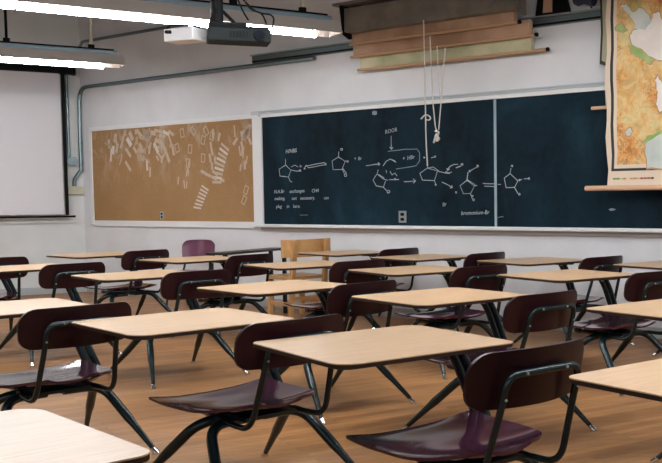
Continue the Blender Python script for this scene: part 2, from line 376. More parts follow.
def word(s, u, v, hpx, m='chalk', tilt=0):
    cu = bpy.data.curves.new('chalk_writing', 'FONT'); cu.body = s; cu.size = 1; cu.shear = .18; cu.extrude = .0008; cu.resolution_u = 2
    o = bpy.data.objects.new('chalk_writing', cu); COL.objects.link(o)
    a = on_wall(u, v, OFF); b = on_wall(u, v-hpx, OFF)
    sz = (b[1]-a[1])*1.42
    me = bpy.data.meshes.new_from_object(o); bpy.data.objects.remove(o); me.name = 'chalk_writing'
    T = MW @ Matrix(((1, 0, 0, a[0]), (0, 0, 1, OFF), (0, 1, 0, a[1]), (0, 0, 0, 1))) @ Matrix.Rotation(tilt, 4, 'Z') @ Matrix.Scale(1, 4) @ Matrix.Diagonal((sz, sz, 1, 1))
    me.transform(T); me.materials.append(M[m])
    o = bpy.data.objects.new('chalk_writing', me); COL.objects.link(o); o.parent = cb; o.matrix_parent_inverse = cb.matrix_basis.inverted()
text('H/NBS', 285.5, 153.5, 4, 'chalk', .05)
text('N.A.Br  exchanges  CH4', 274, 193.5, 3.6, 'chalk', .03)
text('making, not necessary, can', 274.5, 200.2, 3.5, 'chalk', .02)
text('plug in here.', 276, 208, 3.5, 'chalk', .01)
text('ROOR', 385, 134, 4, 'chalk', .12)
text('+ Br', 354, 160.4, 3.4, 'chalk', .05)
text('+ HBr', 402.5, 160.5, 4, 'chalk', .12)
text('Br', 442.5, 206.5, 3.8, 'chalk', .15)
text('bromonium-Br', 461, 215, 4, 'chalk', .03)
text('Br', 346.5, 162.5, 2.4); text('Br', 299.5, 167.4, 2.4)
# eraser smudges
def smudge(cx, cy, rx, ry, m='chalk_dim'):
    pts = [(cx+rx*math.cos(a*.785)*random.uniform(.7, 1.1), cy+ry*math.sin(a*.785)*random.uniform(.7, 1.1)) for a in range(8)]
    bm = bmesh.new()
    bm.faces.new([bm.verts.new(MW @ Vector((on_wall(u, v, .0226)[0], .0226, on_wall(u, v, .0226)[1]))) for u, v in pts])
    part('chalk_smudge', bm, M[m], cb)
smudge(374.5, 113, 3, 2.4); smudge(612, 209.5, 4, 1.3)

# ------------------------------------------------------------------ tackboard
tb = empty('tackboard', wp(-2.1, .93), 0, 'tan tackboard in a white frame scattered with torn tape', 'tackboard')
bm = bmesh.new(); box(bm, -3.70, -.46, 0, .015, 1.0, 2.225, M=MW); part('tan_panel', bm, M['cork'], tb)
bm = bmesh.new(); box(bm, -3.755, -3.70, 0, .03, .945, 2.275, .004, M=MW); part('frame_stile', bm, M['trim'], tb)
bm = bmesh.new(); box(bm, -3.70, -.456, 0, .03, 2.222, 2.275, .004, M=MW); part('frame_rail', bm, M['trim'], tb)
bm = bmesh.new(); box(bm, -3.70, -.456, 0, .03, .925, 1.003, .004, M=MW); part('frame_rail', bm, M['trim'], tb)
def tape(u, v, w_, h_, ang, m='tape', hollow=False):
    bm = bmesh.new(); a = math.radians(ang)
    s, z = on_wall(u, v, .016); kx = abs(on_wall(u+1, v, .016)[0]-s); kz = abs(on_wall(u, v+1, .016)[1]-z)
    T = MW @ Matrix.Translation((s, .0155, z)) @ Matrix.Rotation(-a, 4, 'Y')
    W_, H_ = w_*kx*.5, h_*kz*.5
    if hollow:
        e = .012
        for q in ((-W_, -W_+e, -H_, H_), (W_-e, W_, -H_, H_), (-W_, W_, -H_, -H_+e), (-W_, W_, H_-e, H_)):
            box(bm, q[0], q[1], 0, .0008, q[2], q[3], M=T)
    else: box(bm, -W_, W_, 0, .0008, -H_, H_, M=T)
    part('tape_strip', bm, M[m], tb)
for u, v, a in ((182, 133, 10), (193, 131, 40), (203, 140, -15), (212, 136, -20), (177, 148, 15), (190, 149, -8), (188, 163, -5), (203, 158, -8), (206, 131, 30), (246, 190, -25), (244, 200, -30)):
    tape(u, v, 4, 9, a, 'tape', True)
for u, v, a in ((109, 144, 8), (111, 155, -4), (115, 138, -14), (117, 148, -20), (122, 143, -30), (124, 135, -35), (113, 150, -8), (128, 166, 40), (131, 136, 30), (135, 150, 38), (139, 133, 50), (141, 147, 35), (147, 136, 5), (149, 150, 5), (147, 165, 4), (150, 172, 0),
                (153, 133, 80), (158, 131, 85), (162, 136, 80), (158, 141, 75), (156, 148, 30), (163, 146, 40), (166, 152, 35), (160, 156, 40), (170, 140, 20), (168, 158, 30), (173, 150, 15), (171, 133, 60), (166, 133, 75), (129, 142, 40)):
    tape(u, v, random.uniform(1.5, 3), random.uniform(8, 13), a+random.uniform(-6, 6), random.choice(('tape', 'tape', 'tape2')))
for k in range(9): tape(225-k*1.55+.11*k*k*.6, 147+k*4.4, 9, 2.6, -34+k*4, 'tape2' if k % 2 else 'tape')
for k in range(7): tape(205-k*1.3, 188+k*3.3, 7.5, 1.9, -25+k*3, 'tape2')
for u, v, a in ((213, 134, 0), (211, 146, 12), (212, 152, 18), (210, 158, 10), (215, 160, 5), (212, 166, 0), (219, 137, -20), (203, 172, 70), (208, 175, 72), (214, 178, 70), (222, 180, 75), (215, 173, 60)):
    tape(u, v, 2, random.uniform(7, 11), a, 'tape')
for k in range(16): tape(random.uniform(234, 250), random.uniform(128, 146), random.uniform(1, 2.5), random.uniform(7, 12), random.uniform(-50, 30), 'tape')
for k in range(7): tape(random.uniform(238, 249), random.uniform(148, 178), 1.3, random.uniform(7, 12), random.uniform(-15, 15), 'tape')
for k in range(46):
    u_ = random.gauss(148, 20)
    if 104 < u_ < 176: tape(u_, random.uniform(130, 163), random.uniform(.8, 2.2), random.uniform(5, 12), random.choice((-25, 10, 40, 75))+random.uniform(-12, 12), random.choice(('tape', 'tape3', 'tape3')))
for k in range(6): tape(random.uniform(178, 190), random.uniform(160, 186), 1.2, random.uniform(6, 10), random.uniform(-30, 30), 'tape')

def outlet(u, v, w_, h_, off, label):
    s, z = on_wall(u, v, off); e = empty('wall_outlet', MW @ Vector((s, off, z-h_)), 0, label, 'outlet')
    bm = bmesh.new(); box(bm, s-w_, s+w_, off, off+.008, z-h_, z+h_, .003, M=MW); part('cover_plate', bm, M['plate'], e)
    for dz in (.42, -.42):
        bm = bmesh.new(); prism(bm, rrect(w_*.5, h_*.26, w_*.3, 4), 0, .006, M=MW @ Matrix.Translation((s, off+.005, z+dz*h_)) @ Matrix.Rotation(-math.pi/2, 4, 'X'))
        part('socket', bm, M['black'], e)
    return e
outlet(402.8, 216.8, .052, .062, .0225, 'steel outlet plate set into the foot of the chalkboard')
outlet(162.2, 215.4, .036, .05, .0155, 'small dark outlet plate set into the tan tackboard')

# ------------------------------------------------------------------ conduits and boxes
def wire(name, pts, r, m, label, cat, rf=.08, seg=8):
    bm = bmesh.new(); tube(bm, fillet(pts, rf), r, seg); return tag(obj(name, bm, M[m], None, True), label, cat)
z1 = on_wall(200, 72.5, .04)[1]
c = wire('electrical_conduit', [MV @ Vector((.03, .035, 1.68)), MV @ Vector((.03, .035, 2.4)), wp(SC_+.045, z1, .04), wp(.6, z1, .04)], .026, 'conduit',
     'grey conduit bending at the corner and running above both boards', 'conduit', .17)
TS, ZS = on_wall(74.5, 190.5, .03, MV)
bm = bmesh.new(); tube(bm, fillet([MV @ Vector((.03, .035, 1.69)), MV @ Vector((.03, .035, ZS+.28)), MV @ Vector((TS, .035, ZS+.15)), MV @ Vector((TS, .035, ZS+.057))], .06), .026, 8)
part('offset_bend', bm, M['conduit'], c, True)
for zz in (1.75, 2.05):
    bm = bmesh.new(); tube(bm, [MV @ Vector((.03, .035, zz)), MV @ Vector((.03, .035, zz+.05))], .027, 10); part('coupling', bm, M['conduit'], c, True)
for ss in (-1.35, -.2):
    bm = bmesh.new(); tube(bm, [wp(ss, z1, .04), wp(ss+.07, z1, .04)], .028, 10); part('coupling', bm, M['conduit'], c, True)
TB = on_wall(67.8, 120, .03, MV)[0]; TJ, ZJ = on_wall(71.8, 161.5, .03, MV); TS, ZS = on_wall(74.5, 190.5, .03, MV)
wire('electrical_conduit', [MV @ Vector((TB, .03, 3.02)), MV @ Vector((TB, .03, ZJ+.06))], .02, 'conduit', 'thin grey conduit dropping beside the projection screen to the round box', 'conduit')
bm = bmesh.new(); prism(bm, rrect(.062, .058, .035, 5), 0, .06, M=MV @ Matrix.Translation((TJ, .001, ZJ)) @ Matrix.Rotation(-math.pi/2, 4, 'X'))
jb = tag(obj('junction_box', bm, M['conduit']), 'rounded grey metal junction box beside the projection screen', 'junction box')
e = empty('switch_box', MV @ Vector((TS, 0, ZS-.06)), 0, 'beige surface switch box at the foot of the corner conduit', 'switch box')
bm = bmesh.new(); box(bm, TS-.11, TS+.11, .001, .06, ZS-.055, ZS+.055, .006, M=MV); part('box_body', bm, M['beige'], e)
for t in (TS-.04, TS+.04):
    bm = bmesh.new(); tube(bm, [MV @ Vector((t, .058, ZS)), MV @ Vector((t, .068, ZS))], .008, 8); part('screw', bm, M['plate'], e)
a = on_wall(160, 31, .05); b = on_wall(75, 43, .05)
wire('electrical_conduit', [wp(SC_+.08, b[1]-.3, .05), wp(SC_+.10, b[1], .05), wp(a[0]+1.2, b[1], .05)], .02, 'conduit', 'dark conduit high on the wall above the hanging lamps', 'conduit', .12)
a = on_wall(253, 60.5, .03)
e = empty('map_rail', wp(3, a[1]), 0, 'long grey metal rail fixed high above the chalkboard', 'rail')
bm = bmesh.new(); box(bm, a[0], 6.2, .001, .05, a[1]-.035, a[1]+.045, .006, M=MW); part('rail_channel', bm, M['conduit'], e)
bm = bmesh.new(); box(bm, a[0]-.01, 6.2, .001, .075, a[1]+.045, a[1]+.06, .003, M=MW); part('rail_lip', bm, M['plate'], e)
bm = bmesh.new(); box(bm, a[0]+.02, 6.2, .05, .06, a[1]-.03, a[1]-.012, .002, M=MW); part('rail_slot', bm, M['roller'], e)

# ------------------------------------------------------------------ projection screen on the side wall
OS = .16
t0, zt = on_wall(64.2, 75.5, OS, MV); _, zb = on_wall(66, 216.5, OS, MV)
ps = empty('projection_screen', MV @ Vector((t0+1.5, OS, zb)), 0, 'pull-down white projection screen with black borders and black roller', 'projection screen')
TE = t0+3.6
bm = bmesh.new(); box(bm, t0+.06, TE-.06, OS-.002, OS+.002, zb+.03, zt+.04, M=MV); part('screen_fabric', bm, M['screen'], ps)
for x in (t0-.0, TE-.075):
    bm = bmesh.new(); box(bm, x, x+.045, OS-.0025, OS+.003, zb+.02, zt+.04, M=MV); part('black_border', bm, M['roller'], ps)
bm = bmesh.new(); tube(bm, [MV @ Vector((t0-.12, OS-.02, zt+.065)), MV @ Vector((TE+.1, OS-.02, zt+.065))], .05, 14); part('roller_housing', bm, M['roller'], ps, True)
bm = bmesh.new(); tube(bm, [MV @ Vector((t0-.14, OS-.02, zt+.065)), MV @ Vector((t0-.10, OS-.02, zt+.065))], .058, 14); part('end_cap', bm, M['roller'], ps, True)
bm = bmesh.new(); tube(bm, [MV @ Vector((t0-.08, OS, zb)), MV @ Vector((TE+.06, OS, zb))], .014, 10); part('bottom_bar', bm, M['roller'], ps, True)
for x in (t0+.2, TE-.2):
    bm = bmesh.new(); box(bm, x, x+.04, .001, OS, zt+.05, zt+.09, M=MV); part('wall_bracket', bm, M['roller'], ps)

# ------------------------------------------------------------------ pendant fluorescent lamps
ZL = 2.75
def at_z(u, v, z):
    d = ray(u, v); return Vector((0, 0, HC))+d*((z-HC)/d.z)
def lamp(end, length, label, group=None, stems=(), cap=True):
    ang = math.atan2(VX.y, VX.x)
    e = empty('pendant_fluorescent_lamp', (end.x, end.y, ZL-.05), ang, label, 'lamp', group)
    z0 = .05
    def pt(name, bm, m, smooth=False): return obj(name, bm, m, e, smooth)
    n = max(1, round(length/2.44)); ll = length/n
    for k in range(n):
        bm = bmesh.new(); prism(bm, [(y, z) for y, z in rrect(.031, .027, .02, 4)], k*ll+.008, (k+1)*ll-.008, M=Matrix(((0, 0, 1, 0), (1, 0, 0, 0), (0, 1, 0, z0), (0, 0, 0, 1))))
        pt('lamp_tube', bm, M['tube'], True)
        for x in (k*ll, (k+1)*ll-.008):
            bm = bmesh.new(); box(bm, x, x+.008, -.03, .03, z0-.03, z0+.05); pt('lamp_holder', bm, M['white'])
    a, b = -.2, length+.2
    for s in (-1, 1):
        bm = bmesh.new(); pr = [(s*.05, z0+.125), (s*.055, z0+.13), (s*.15, z0+.012), (s*.146, z0+.010)]
        prism(bm, pr, a, b, M=Matrix(((0, 0, 1, 0), (1, 0, 0, 0), (0, 1, 0, 0), (0, 0, 0, 1)))); pt('reflector_wing', bm, M['reflector'])
    for x in (a, b-.004):  # plates added to close the open wing ends and block upward light
        bm = bmesh.new(); prism(bm, [(-.146, z0+.012), (.146, z0+.012), (.05, z0+.125), (-.05, z0+.125)], x, x+.004, M=Matrix(((0, 0, 1, 0), (1, 0, 0, 0), (0, 1, 0, 0), (0, 0, 0, 1)))); pt('end_plate', bm, M['reflector'])
    bm = bmesh.new(); box(bm, a+.06, b-.06, -.056, .056, z0+.115, z0+.17, .006); pt('channel', bm, M['channel'])
    bm = bmesh.new(); box(bm, a+.09, b-.09, -.03, .03, z0+.17, z0+.19, .003); pt('wire_cover', bm, M['roller'])
    for x, m, r in stems:
        bm = bmesh.new(); tube(bm, [(x, 0, z0+.18), (x, 0, CEIL-ZL+.05)], r, 8); st = pt('stem', bm, M[m], True)
        bm = bmesh.new(); tube(bm, [(x, 0, z0+.185), (x, 0, z0+.225)], .035, 10); o = obj('collar', bm, M['roller'], st, True)
    return e
E1 = at_z(315.5, 34.4, ZL); E2 = at_z(103.5, 66.2, ZL)
lamp(E2, 4.88, 'long hanging fluorescent lamp in front of the projection screen', None, ((.12, 'cream', .02), (.95, 'roller', .014), (3.9, 'roller', .014)))
lamp(E1, 4.88, 'long hanging fluorescent lamp passing behind the ceiling projector', None, ((.12, 'cream', .02), (.75, 'roller', .03), (3.9, 'roller', .014)))
step = (E1-E2); step.z = 0
for k in (1, 2):
    lamp(E1+step*k, 4.88, ('hanging fluorescent lamp over the desks in front of the wall map', 'hanging fluorescent lamp over the open floor farthest from the projection screen')[k-1], 'lamps over the rear of the room', ((.4, 'roller', .014), (3.9, 'roller', .014)))

# ------------------------------------------------------------------ ceiling projector
pz = 2.42
pc = at_z(228, 33, pz); pc.z = 0
pang = math.radians(21)
pj = empty('ceiling_projector', (pc.x, pc.y, pz-.07), pang, 'dark grey projector with cables on a black ceiling pole', 'projector')
bm = bmesh.new(); box(bm, -.14, .28, -.10, .10, 0, .095, .01); obj('body', bm, M['dgrey'], pj)
bm = bmesh.new(); box(bm, -.13, .27, -.09, .09, .095, .108, .004); obj('lid', bm, M['black'], pj)
for k in range(6):
    bm = bmesh.new(); box(bm, .0+k*.022, .012+k*.022, -.104, -.098, .025, .07); obj('vent_slat', bm, M['black'], pj)
bm = bmesh.new(); tube(bm, [(.2, -.09, .048), (.2, -.125, .048)], .038, 16); o = obj('lens', bm, M['black'], pj, True)
bm = bmesh.new(); tube(bm, [(.2, -.123, .048), (.2, -.128, .048)], .03, 16); obj('lens_glass', bm, M['lens'], o, True)
bm = bmesh.new(); tube(bm, [(-.07, 0, .10), (-.07, 0, CEIL-pz+.07)], .042, 12); obj('pole', bm, M['black'], pj, True)
bm = bmesh.new(); box(bm, -.13, .12, -.07, .07, .108, .135, .005); obj('mount_plate', bm, M['black'], pj)
for a_, b_ in (((-.12, -.06, .12), (-.07, -.02, .26)), ((.08, .05, .12), (-.07, .02, .26))):
    bm = bmesh.new(); tube(bm, [a_, b_], .012, 8); obj('brace', bm, M['black'], pj, True)
for path in ([(-.02, -.04, .6), (.06, -.07, .3), (.1, -.08, .2), (.13, -.09, .15)], [(.0, -.04, .55), (.10, -.09, .34), (.24, -.05, .30), (.34, .05, .40)], [(.02, -.04, .45), (.14, -.1, .22), (.22, -.12, .2), (.25, -.1, .13)],
             [(.02, .02, .4), (.2, .02, .22), (.33, .02, .22), (.30, .03, .1)], [(-.02, -.05, .5), (-.09, -.08, .36), (-.07, -.06, .2)]):
    bm = bmesh.new(); tube(bm, fillet(path, .08), .006, 6); obj('cable', bm, M['black'], pj, True)
bc = at_z(185, 33.5, pz)
wb = empty('speaker_box', (bc.x, bc.y, pz-.06), math.radians(-22), 'white boxy unit mounted beside the ceiling projector', 'speaker box')
bm = bmesh.new(); box(bm, -.125, .125, -.07, .07, 0, .088, .006); obj('housing', bm, M['white'], wb)
bm = bmesh.new(); tube(bm, [(-.09, -.07, .065), (-.09, -.085, .065), (-.05, -.09, .06)], .012, 8); obj('plug', bm, M['black'], wb, True)
bm = bmesh.new(); tube(bm, fillet([(-.12, -.05, .088), (-.1, -.03, .12), (.06, 0, .115), (.1, .02, .10), (.11, .03, .088)], .06), .006, 6); obj('cable', bm, M['black'], wb, True)
bm = bmesh.new(); tube(bm, [(.05, .02, .08), (.05, .02, .10), (.10, .04, .105)], .01, 8); obj('mount_arm', bm, M['black'], wb)

# ------------------------------------------------------------------ map cases above the board
def mcase(label, u0, v0, u1, thick_px, off, depth, m, rod_tip=0, rodm='rod', endm=None):
    """long case: bottom-left corner seen at (u0, v0), right end at column u1"""
    o2 = off+depth
    s0, zb_ = on_wall(u0, v0, o2); s1 = on_wall(u1, 30, o2)[0]; zt_ = on_wall(u0, v0-thick_px, o2)[1]
    e = empty('map_case', MW @ Vector(((s0+s1)/2, off, zb_)), 0, label, 'map case', None)
    bm = bmesh.new(); box(bm, s0, s1, off, o2, zb_, zt_, .008, M=MW); part('case_body', bm, M[m], e)
    if rod_tip:
        bm = bmesh.new(); tube(bm, [MW @ Vector((s0-.05, o2-.02, zb_-.008)), MW @ Vector((s1+rod_tip, o2-.02, zb_-.008))], .016, 8); r_ = part('bottom_rod', bm, M[rodm], e, True)
        bm = bmesh.new(); tube(bm, [MW @ Vector((s1+rod_tip-.005, o2-.02, zb_-.008)), MW @ Vector((s1+rod_tip+.02, o2-.02, zb_-.008))], .019, 8); part('rod_tip', bm, M['roller'], r_, True)
    return e, s0, s1, zb_, zt_
mcase('pale green rolled map case, the lowest above the chalkboard', 360, 69, 531, 12.5, .08, .06, 'mapgreen', .16)
mcase('brown rolled map case just above the green one', 353, 56, 529, 13.5, .145, .07, 'mapback', .06)
mcase('thin brown rolled map case under the dark metal one', 352, 43, 514, 11, .22, .07, 'mapback', .04)
e, s0, s1, zb_, zt_ = mcase('dark grey-brown metal map case, the topmost and deepest', 344, 32.5, 517, 24, .295, .13, 'case')
bm = bmesh.new(); prism(bm, [(.297, zb_-.05), (.34, zb_-.06), (.43, zb_-.02), (.47, zt_+.025), (.297, zt_+.025)], 0, .012, M=MW @ Matrix(((0, 0, 1, s0-.02), (1, 0, 0, 0), (0, 1, 0, 0), (0, 0, 0, 1)))); part('end_plate', bm, M['roller'], e)
bm = bmesh.new(); prism(bm, [(.297, zb_-.05), (.34, zb_-.06), (.43, zb_-.02), (.47, zt_+.025), (.297, zt_+.025)], 0, .012, M=MW @ Matrix(((0, 0, 1, s1+.01), (1, 0, 0, 0), (0, 1, 0, 0), (0, 0, 0, 1)))); part('end_plate', bm, M['case'], e)
bm = bmesh.new(); box(bm, s0-.1, s1+.06, .08, .49, zt_+.025, zt_+.05, .004, M=MW); part('top_lip', bm, M['case'], e)
# rolled blue map hooked on the rail
s_, z_ = on_wall(588, 4, .15)
e = empty('rolled_map', wp(s_, z_, .15), 0, 'dark navy rolled map tucked on the rail beside the wall map', 'rolled map')
bm = bmesh.new(); tube(bm, subdiv_line(wp(s_-.12, z_+.06, .165), wp(s_+.07, z_+.03, .165), 6), lambda t: .055+.012*math.sin(t*9), 12); part('roll', bm, M['navy'], e, True)
bm = bmesh.new(); tube(bm, [wp(s_+.0, z_+.1, .165), wp(s_+.0, a[1]+.062, .085)], .008, 6); part('hook', bm, M['roller'], e)
s_, z_ = on_wall(541, 8, .1)
e = empty('rail_bracket', wp(s_, a[1]+.06, .06), 0, 'dark triangular bracket standing on the rail beside the map cases', 'bracket')
bm = bmesh.new(); prism(bm, [(-.09, 0), (.28, 0), (.16, .42), (-.02, .42)], .02, .06, M=MW @ Matrix(((1, 0, 0, s_), (0, 0, 1, 0), (0, 1, 0, a[1]+.061), (0, 0, 0, 1)))); part('bracket_plate', bm, M['roller'], e)
bm = bmesh.new(); prism(bm, [(-.0, .02), (.1, .02), (.1, .40), (.03, .40)], .06, .07, M=MW @ Matrix(((1, 0, 0, s_), (0, 0, 1, 0), (0, 1, 0, a[1]+.061), (0, 0, 0, 1)))); part('bracket_web', bm, M['mapback'], e)

# cords hanging from the map cases
def cord(label, pts, o=.50, r=.0065):
    P = [MW @ Vector((on_wall(u, v, o)[0], o, on_wall(u, v, o)[1])) for u, v in pts]
    bm = bmesh.new(); tube(bm, fillet(P, .04, 3), r, 6); return tag(obj('pull_cord', bm, M['cord'], None, True), label, 'cord')
c = cord('long white pull cord hanging straight down over the chalkboard', [(423.5, 20), (424.4, 60), (425.3, 100), (425.8, 130), (426.5, 150), (427.5, 166)])
Lp = [MW @ Vector((on_wall(u, v, .502)[0], .502, on_wall(u, v, .502)[1])) for u, v in ((421, 119), (424.5, 115), (428, 115), (431, 118), (429, 120.5), (426, 119.5))]
bm = bmesh.new(); tube(bm, fillet(Lp, .03, 3), .007, 6); part('knot_loop', bm, M['cord'], c, True)
c = cord('pair of white pull cords knotted together over the chalkboard', [(429.8, 36), (431, 62), (432.6, 100), (435.5, 128), (437, 131)])
for pts in ([(437, 46), (438.2, 75), (440, 95)], [(445, 48), (442.6, 80), (440.4, 110), (438.6, 130)]):
    P = [MW @ Vector((on_wall(u, v, .51)[0], .51, on_wall(u, v, .51)[1])) for u, v in pts]
    bm = bmesh.new(); tube(bm, fillet(P, .04, 3), .006, 6); part('cord_strand', bm, M['cord'], c, True)
Kp = [(434.5, 131), (440, 132), (436.5, 136), (440.5, 139), (435, 141.5), (438.5, 137), (435.5, 133), (434.4, 143)]
P = [MW @ Vector((on_wall(u, v, .505)[0], .495+.02*(k % 2), on_wall(u, v, .505)[1])) for k, (u, v) in enumerate(Kp)]
bm = bmesh.new(); tube(bm, fillet(P, .03, 3), .01, 6); part('knot', bm, M['cord'], c, True)

# ------------------------------------------------------------------ wall map (prints are thin layers on the sheet)
OM = .20
mp_ = on_wall(606.5, 187, OM); ms0, mz0 = mp_; ms1 = ms0+1.75; mz1 = mz0+2.05
wm = empty('wall_map', wp((ms0+ms1)/2, mz0, OM), 0, 'large coloured relief map in a black border hanging before the chalkboard', 'map')
def msheet(name, pts_px, lay, m):
    px = []
    for (a0, a1), (b0, b1) in zip(pts_px, pts_px[1:]+pts_px[:1]):
        for k in range(4):
            t = k/4; px.append((a0+(b0-a0)*t+(random.uniform(-.9, .9) if k else 0), a1+(b1-a1)*t+(random.uniform(-.9, .9) if k else 0)))
    P = [on_wall(u, v, OM+.002*lay) for u, v in px]; bm = bmesh.new()
    prism(bm, [(s, z) for s, z in P], 0, .0008, M=MW @ Matrix(((1, 0, 0, 0), (0, 0, 1, OM+.002*lay), (0, 1, 0, 0), (0, 0, 0, 1))))
    cx_, cz_ = sum(p[0] for p in P)/len(P), sum(p[1] for p in P)/len(P); k = 1+.012/max(.04, max(abs(p[0]-cx_) for p in P))
    b2 = bmesh.new(); prism(b2, [(cx_+(s-cx_)*k, cz_+(z-cz_)*k) for s, z in P], -.0006, -.0002, M=MW @ Matrix(((1, 0, 0, 0), (0, 0, 1, OM+.002*lay), (0, 1, 0, 0), (0, 0, 0, 1)))); part('coast_line', b2, M['rod'], wm)
    return part(name, bm, M[m], wm)
def wavy(x, z0_, z1_, n=14, amp=.012):
    return [(x+amp*math.sin(k*1.7)+amp*.6*math.sin(k*.6+1), z0_+(z1_-z0_)*k/n) for k in range(n+1)]
def wprism(name, pts, o0, o1, m, root=wm):
    bm = bmesh.new(); prism(bm, pts, o0, o1, M=MW @ Matrix(((1, 0, 0, 0), (0, 0, 1, 0), (0, 1, 0, 0), (0, 0, 0, 1)))); return part(name, bm, M[m], root)
wprism('sheet', wavy(ms0, mz0, mz1)+[(ms1, mz1), (ms1, mz0)], OM-.003, OM, 'paper')
bl = ms0+.045; zbm = on_wall(620, 171, OM)[1]
wprism('border', wavy(bl, zbm, mz1-.05, 14, .006)+[(ms1-.05, mz1-.05), (ms1-.05, zbm)], OM, OM+.0012, 'ink')
wprism('inner_margin', wavy(bl+.028, zbm+.022, mz1-.07, 14, .005)+[(ms1-.075, mz1-.07), (ms1-.075, zbm+.022)], OM, OM+.002, 'paper')
wprism('relief_print', wavy(bl+.06, zbm+.055, mz1-.1, 14, .004)+[(ms1-.11, mz1-.1), (ms1-.11, zbm+.055)], OM, OM+.0028, 'relief')
msheet('sea_print', [(620, 6), (626, 4), (632, 12), (640, 8), (648, 14), (651, 22), (647, 30), (644, 29), (641, 31), (636, 29), (635, 24), (629, 14)], 1.7, 'water')
msheet('pale_area_print', [(634, 30), (640, 29), (645, 30), (650, 24), (653, 14), (659, 12), (662, 20), (668, 34), (672, 60), (660, 60), (655, 59), (649, 56), (640, 48), (632, 44), (630, 36)], 1.8, 'bare')
msheet('lowland_print', [(615, 28), (621, 22), (627, 30), (622, 32), (617, 31)], 1.9, 'lowland')
msheet('lowland_print', [(629, 46), (635, 46), (641, 50), (650, 57), (654, 60), (649, 64), (640, 58), (632, 54)], 1.9, 'lowland')
msheet('sea_print', [(646, 142), (654, 136), (662, 132), (672, 128), (672, 168), (647, 168), (645, 150)], 1.7, 'water')
msheet('lowland_print', [(642, 141), (650, 135), (660, 131), (672, 126), (672, 129.5), (662, 133.5), (654, 138), (646, 144)], 1.8, 'lowland')
msheet('pale_area_print', [(655, 80), (658, 76), (662, 84), (670, 88), (670, 110), (660, 112), (656, 104), (658, 92)], 1.8, 'bare')
msheet('lake_print', [(625, 132), (629, 128), (632, 131), (631, 135), (627, 136)], 1.8, 'water')
k0 = on_wall(613, 176.5, OM)[0]
for k in range(12):
    wprism('legend_swatch', [(k0+k*.033, zbm-.075), (k0+k*.033+.03, zbm-.075), (k0+k*.033+.03, zbm-.06), (k0+k*.033, zbm-.06)], OM, OM+.001, ('green', 'green', 'lowland', 'relief', 'paper', 'relief', 'rod', 'relief', 'red', 'red', 'red', 'ink')[k])
bm = bmesh.new(); tube(bm, subdiv_line(wp(ms0-.21, mz0-.01, OM), wp(ms1+.2, mz0-.01, OM), 2), .024, 10); part('bottom_rod', bm, M['dowel'], wm, True)
bm = bmesh.new(); tube(bm, subdiv_line(wp(ms0-.1, mz1, OM), wp(ms1+.1, mz1, OM), 2), .024, 10); part('top_rod', bm, M['dowel'], wm, True)
for x in (ms0+.3, ms1-.3):
    bm = bmesh.new(); tube(bm, [wp(x, mz1, OM), wp(x, mz1+.25, OM-.05), wp(x, mz1+.26, .003)], .008, 6); part('hanging_hook', bm, M['roller'], wm)
# an older map hanging just behind it
OB = .13
s_, z_ = on_wall(604.5, 107.5, OB); zt_ = on_wall(604, 66, OB)[1]; so = on_wall(599.5, 30, OB)[0]
om = empty('wall_map', wp(so+.8, z_, OB), 0, 'older olive-backed map with curled edge behind the coloured relief map', 'map')
wprism('sheet', [(so+.06, z_), (so+.05, z_+.25), (so+.055, zt_-.1), (so+.06, zt_), (so, zt_+.02), (so+.015, zt_+.3), (so, zt_+.75), (so+1.5, zt_+.75), (so+1.5, z_)], OB-.003, OB, 'olive', om)
wprism('border', [(so, zt_+.02), (so+.015, zt_+.3), (so, zt_+.75), (so+.02, zt_+.75), (so+.035, zt_+.3), (so+.02, zt_+.05), (so+.06, zt_+.03), (so+.06, zt_)], OB, OB+.0015, 'ink', om)
bm = bmesh.new(); tube(bm, subdiv_line(wp(s_-.13, z_, OB), wp(so+1.6, z_, OB), 2), .016, 8); part('bottom_rod', bm, M['dowel'], om, True)

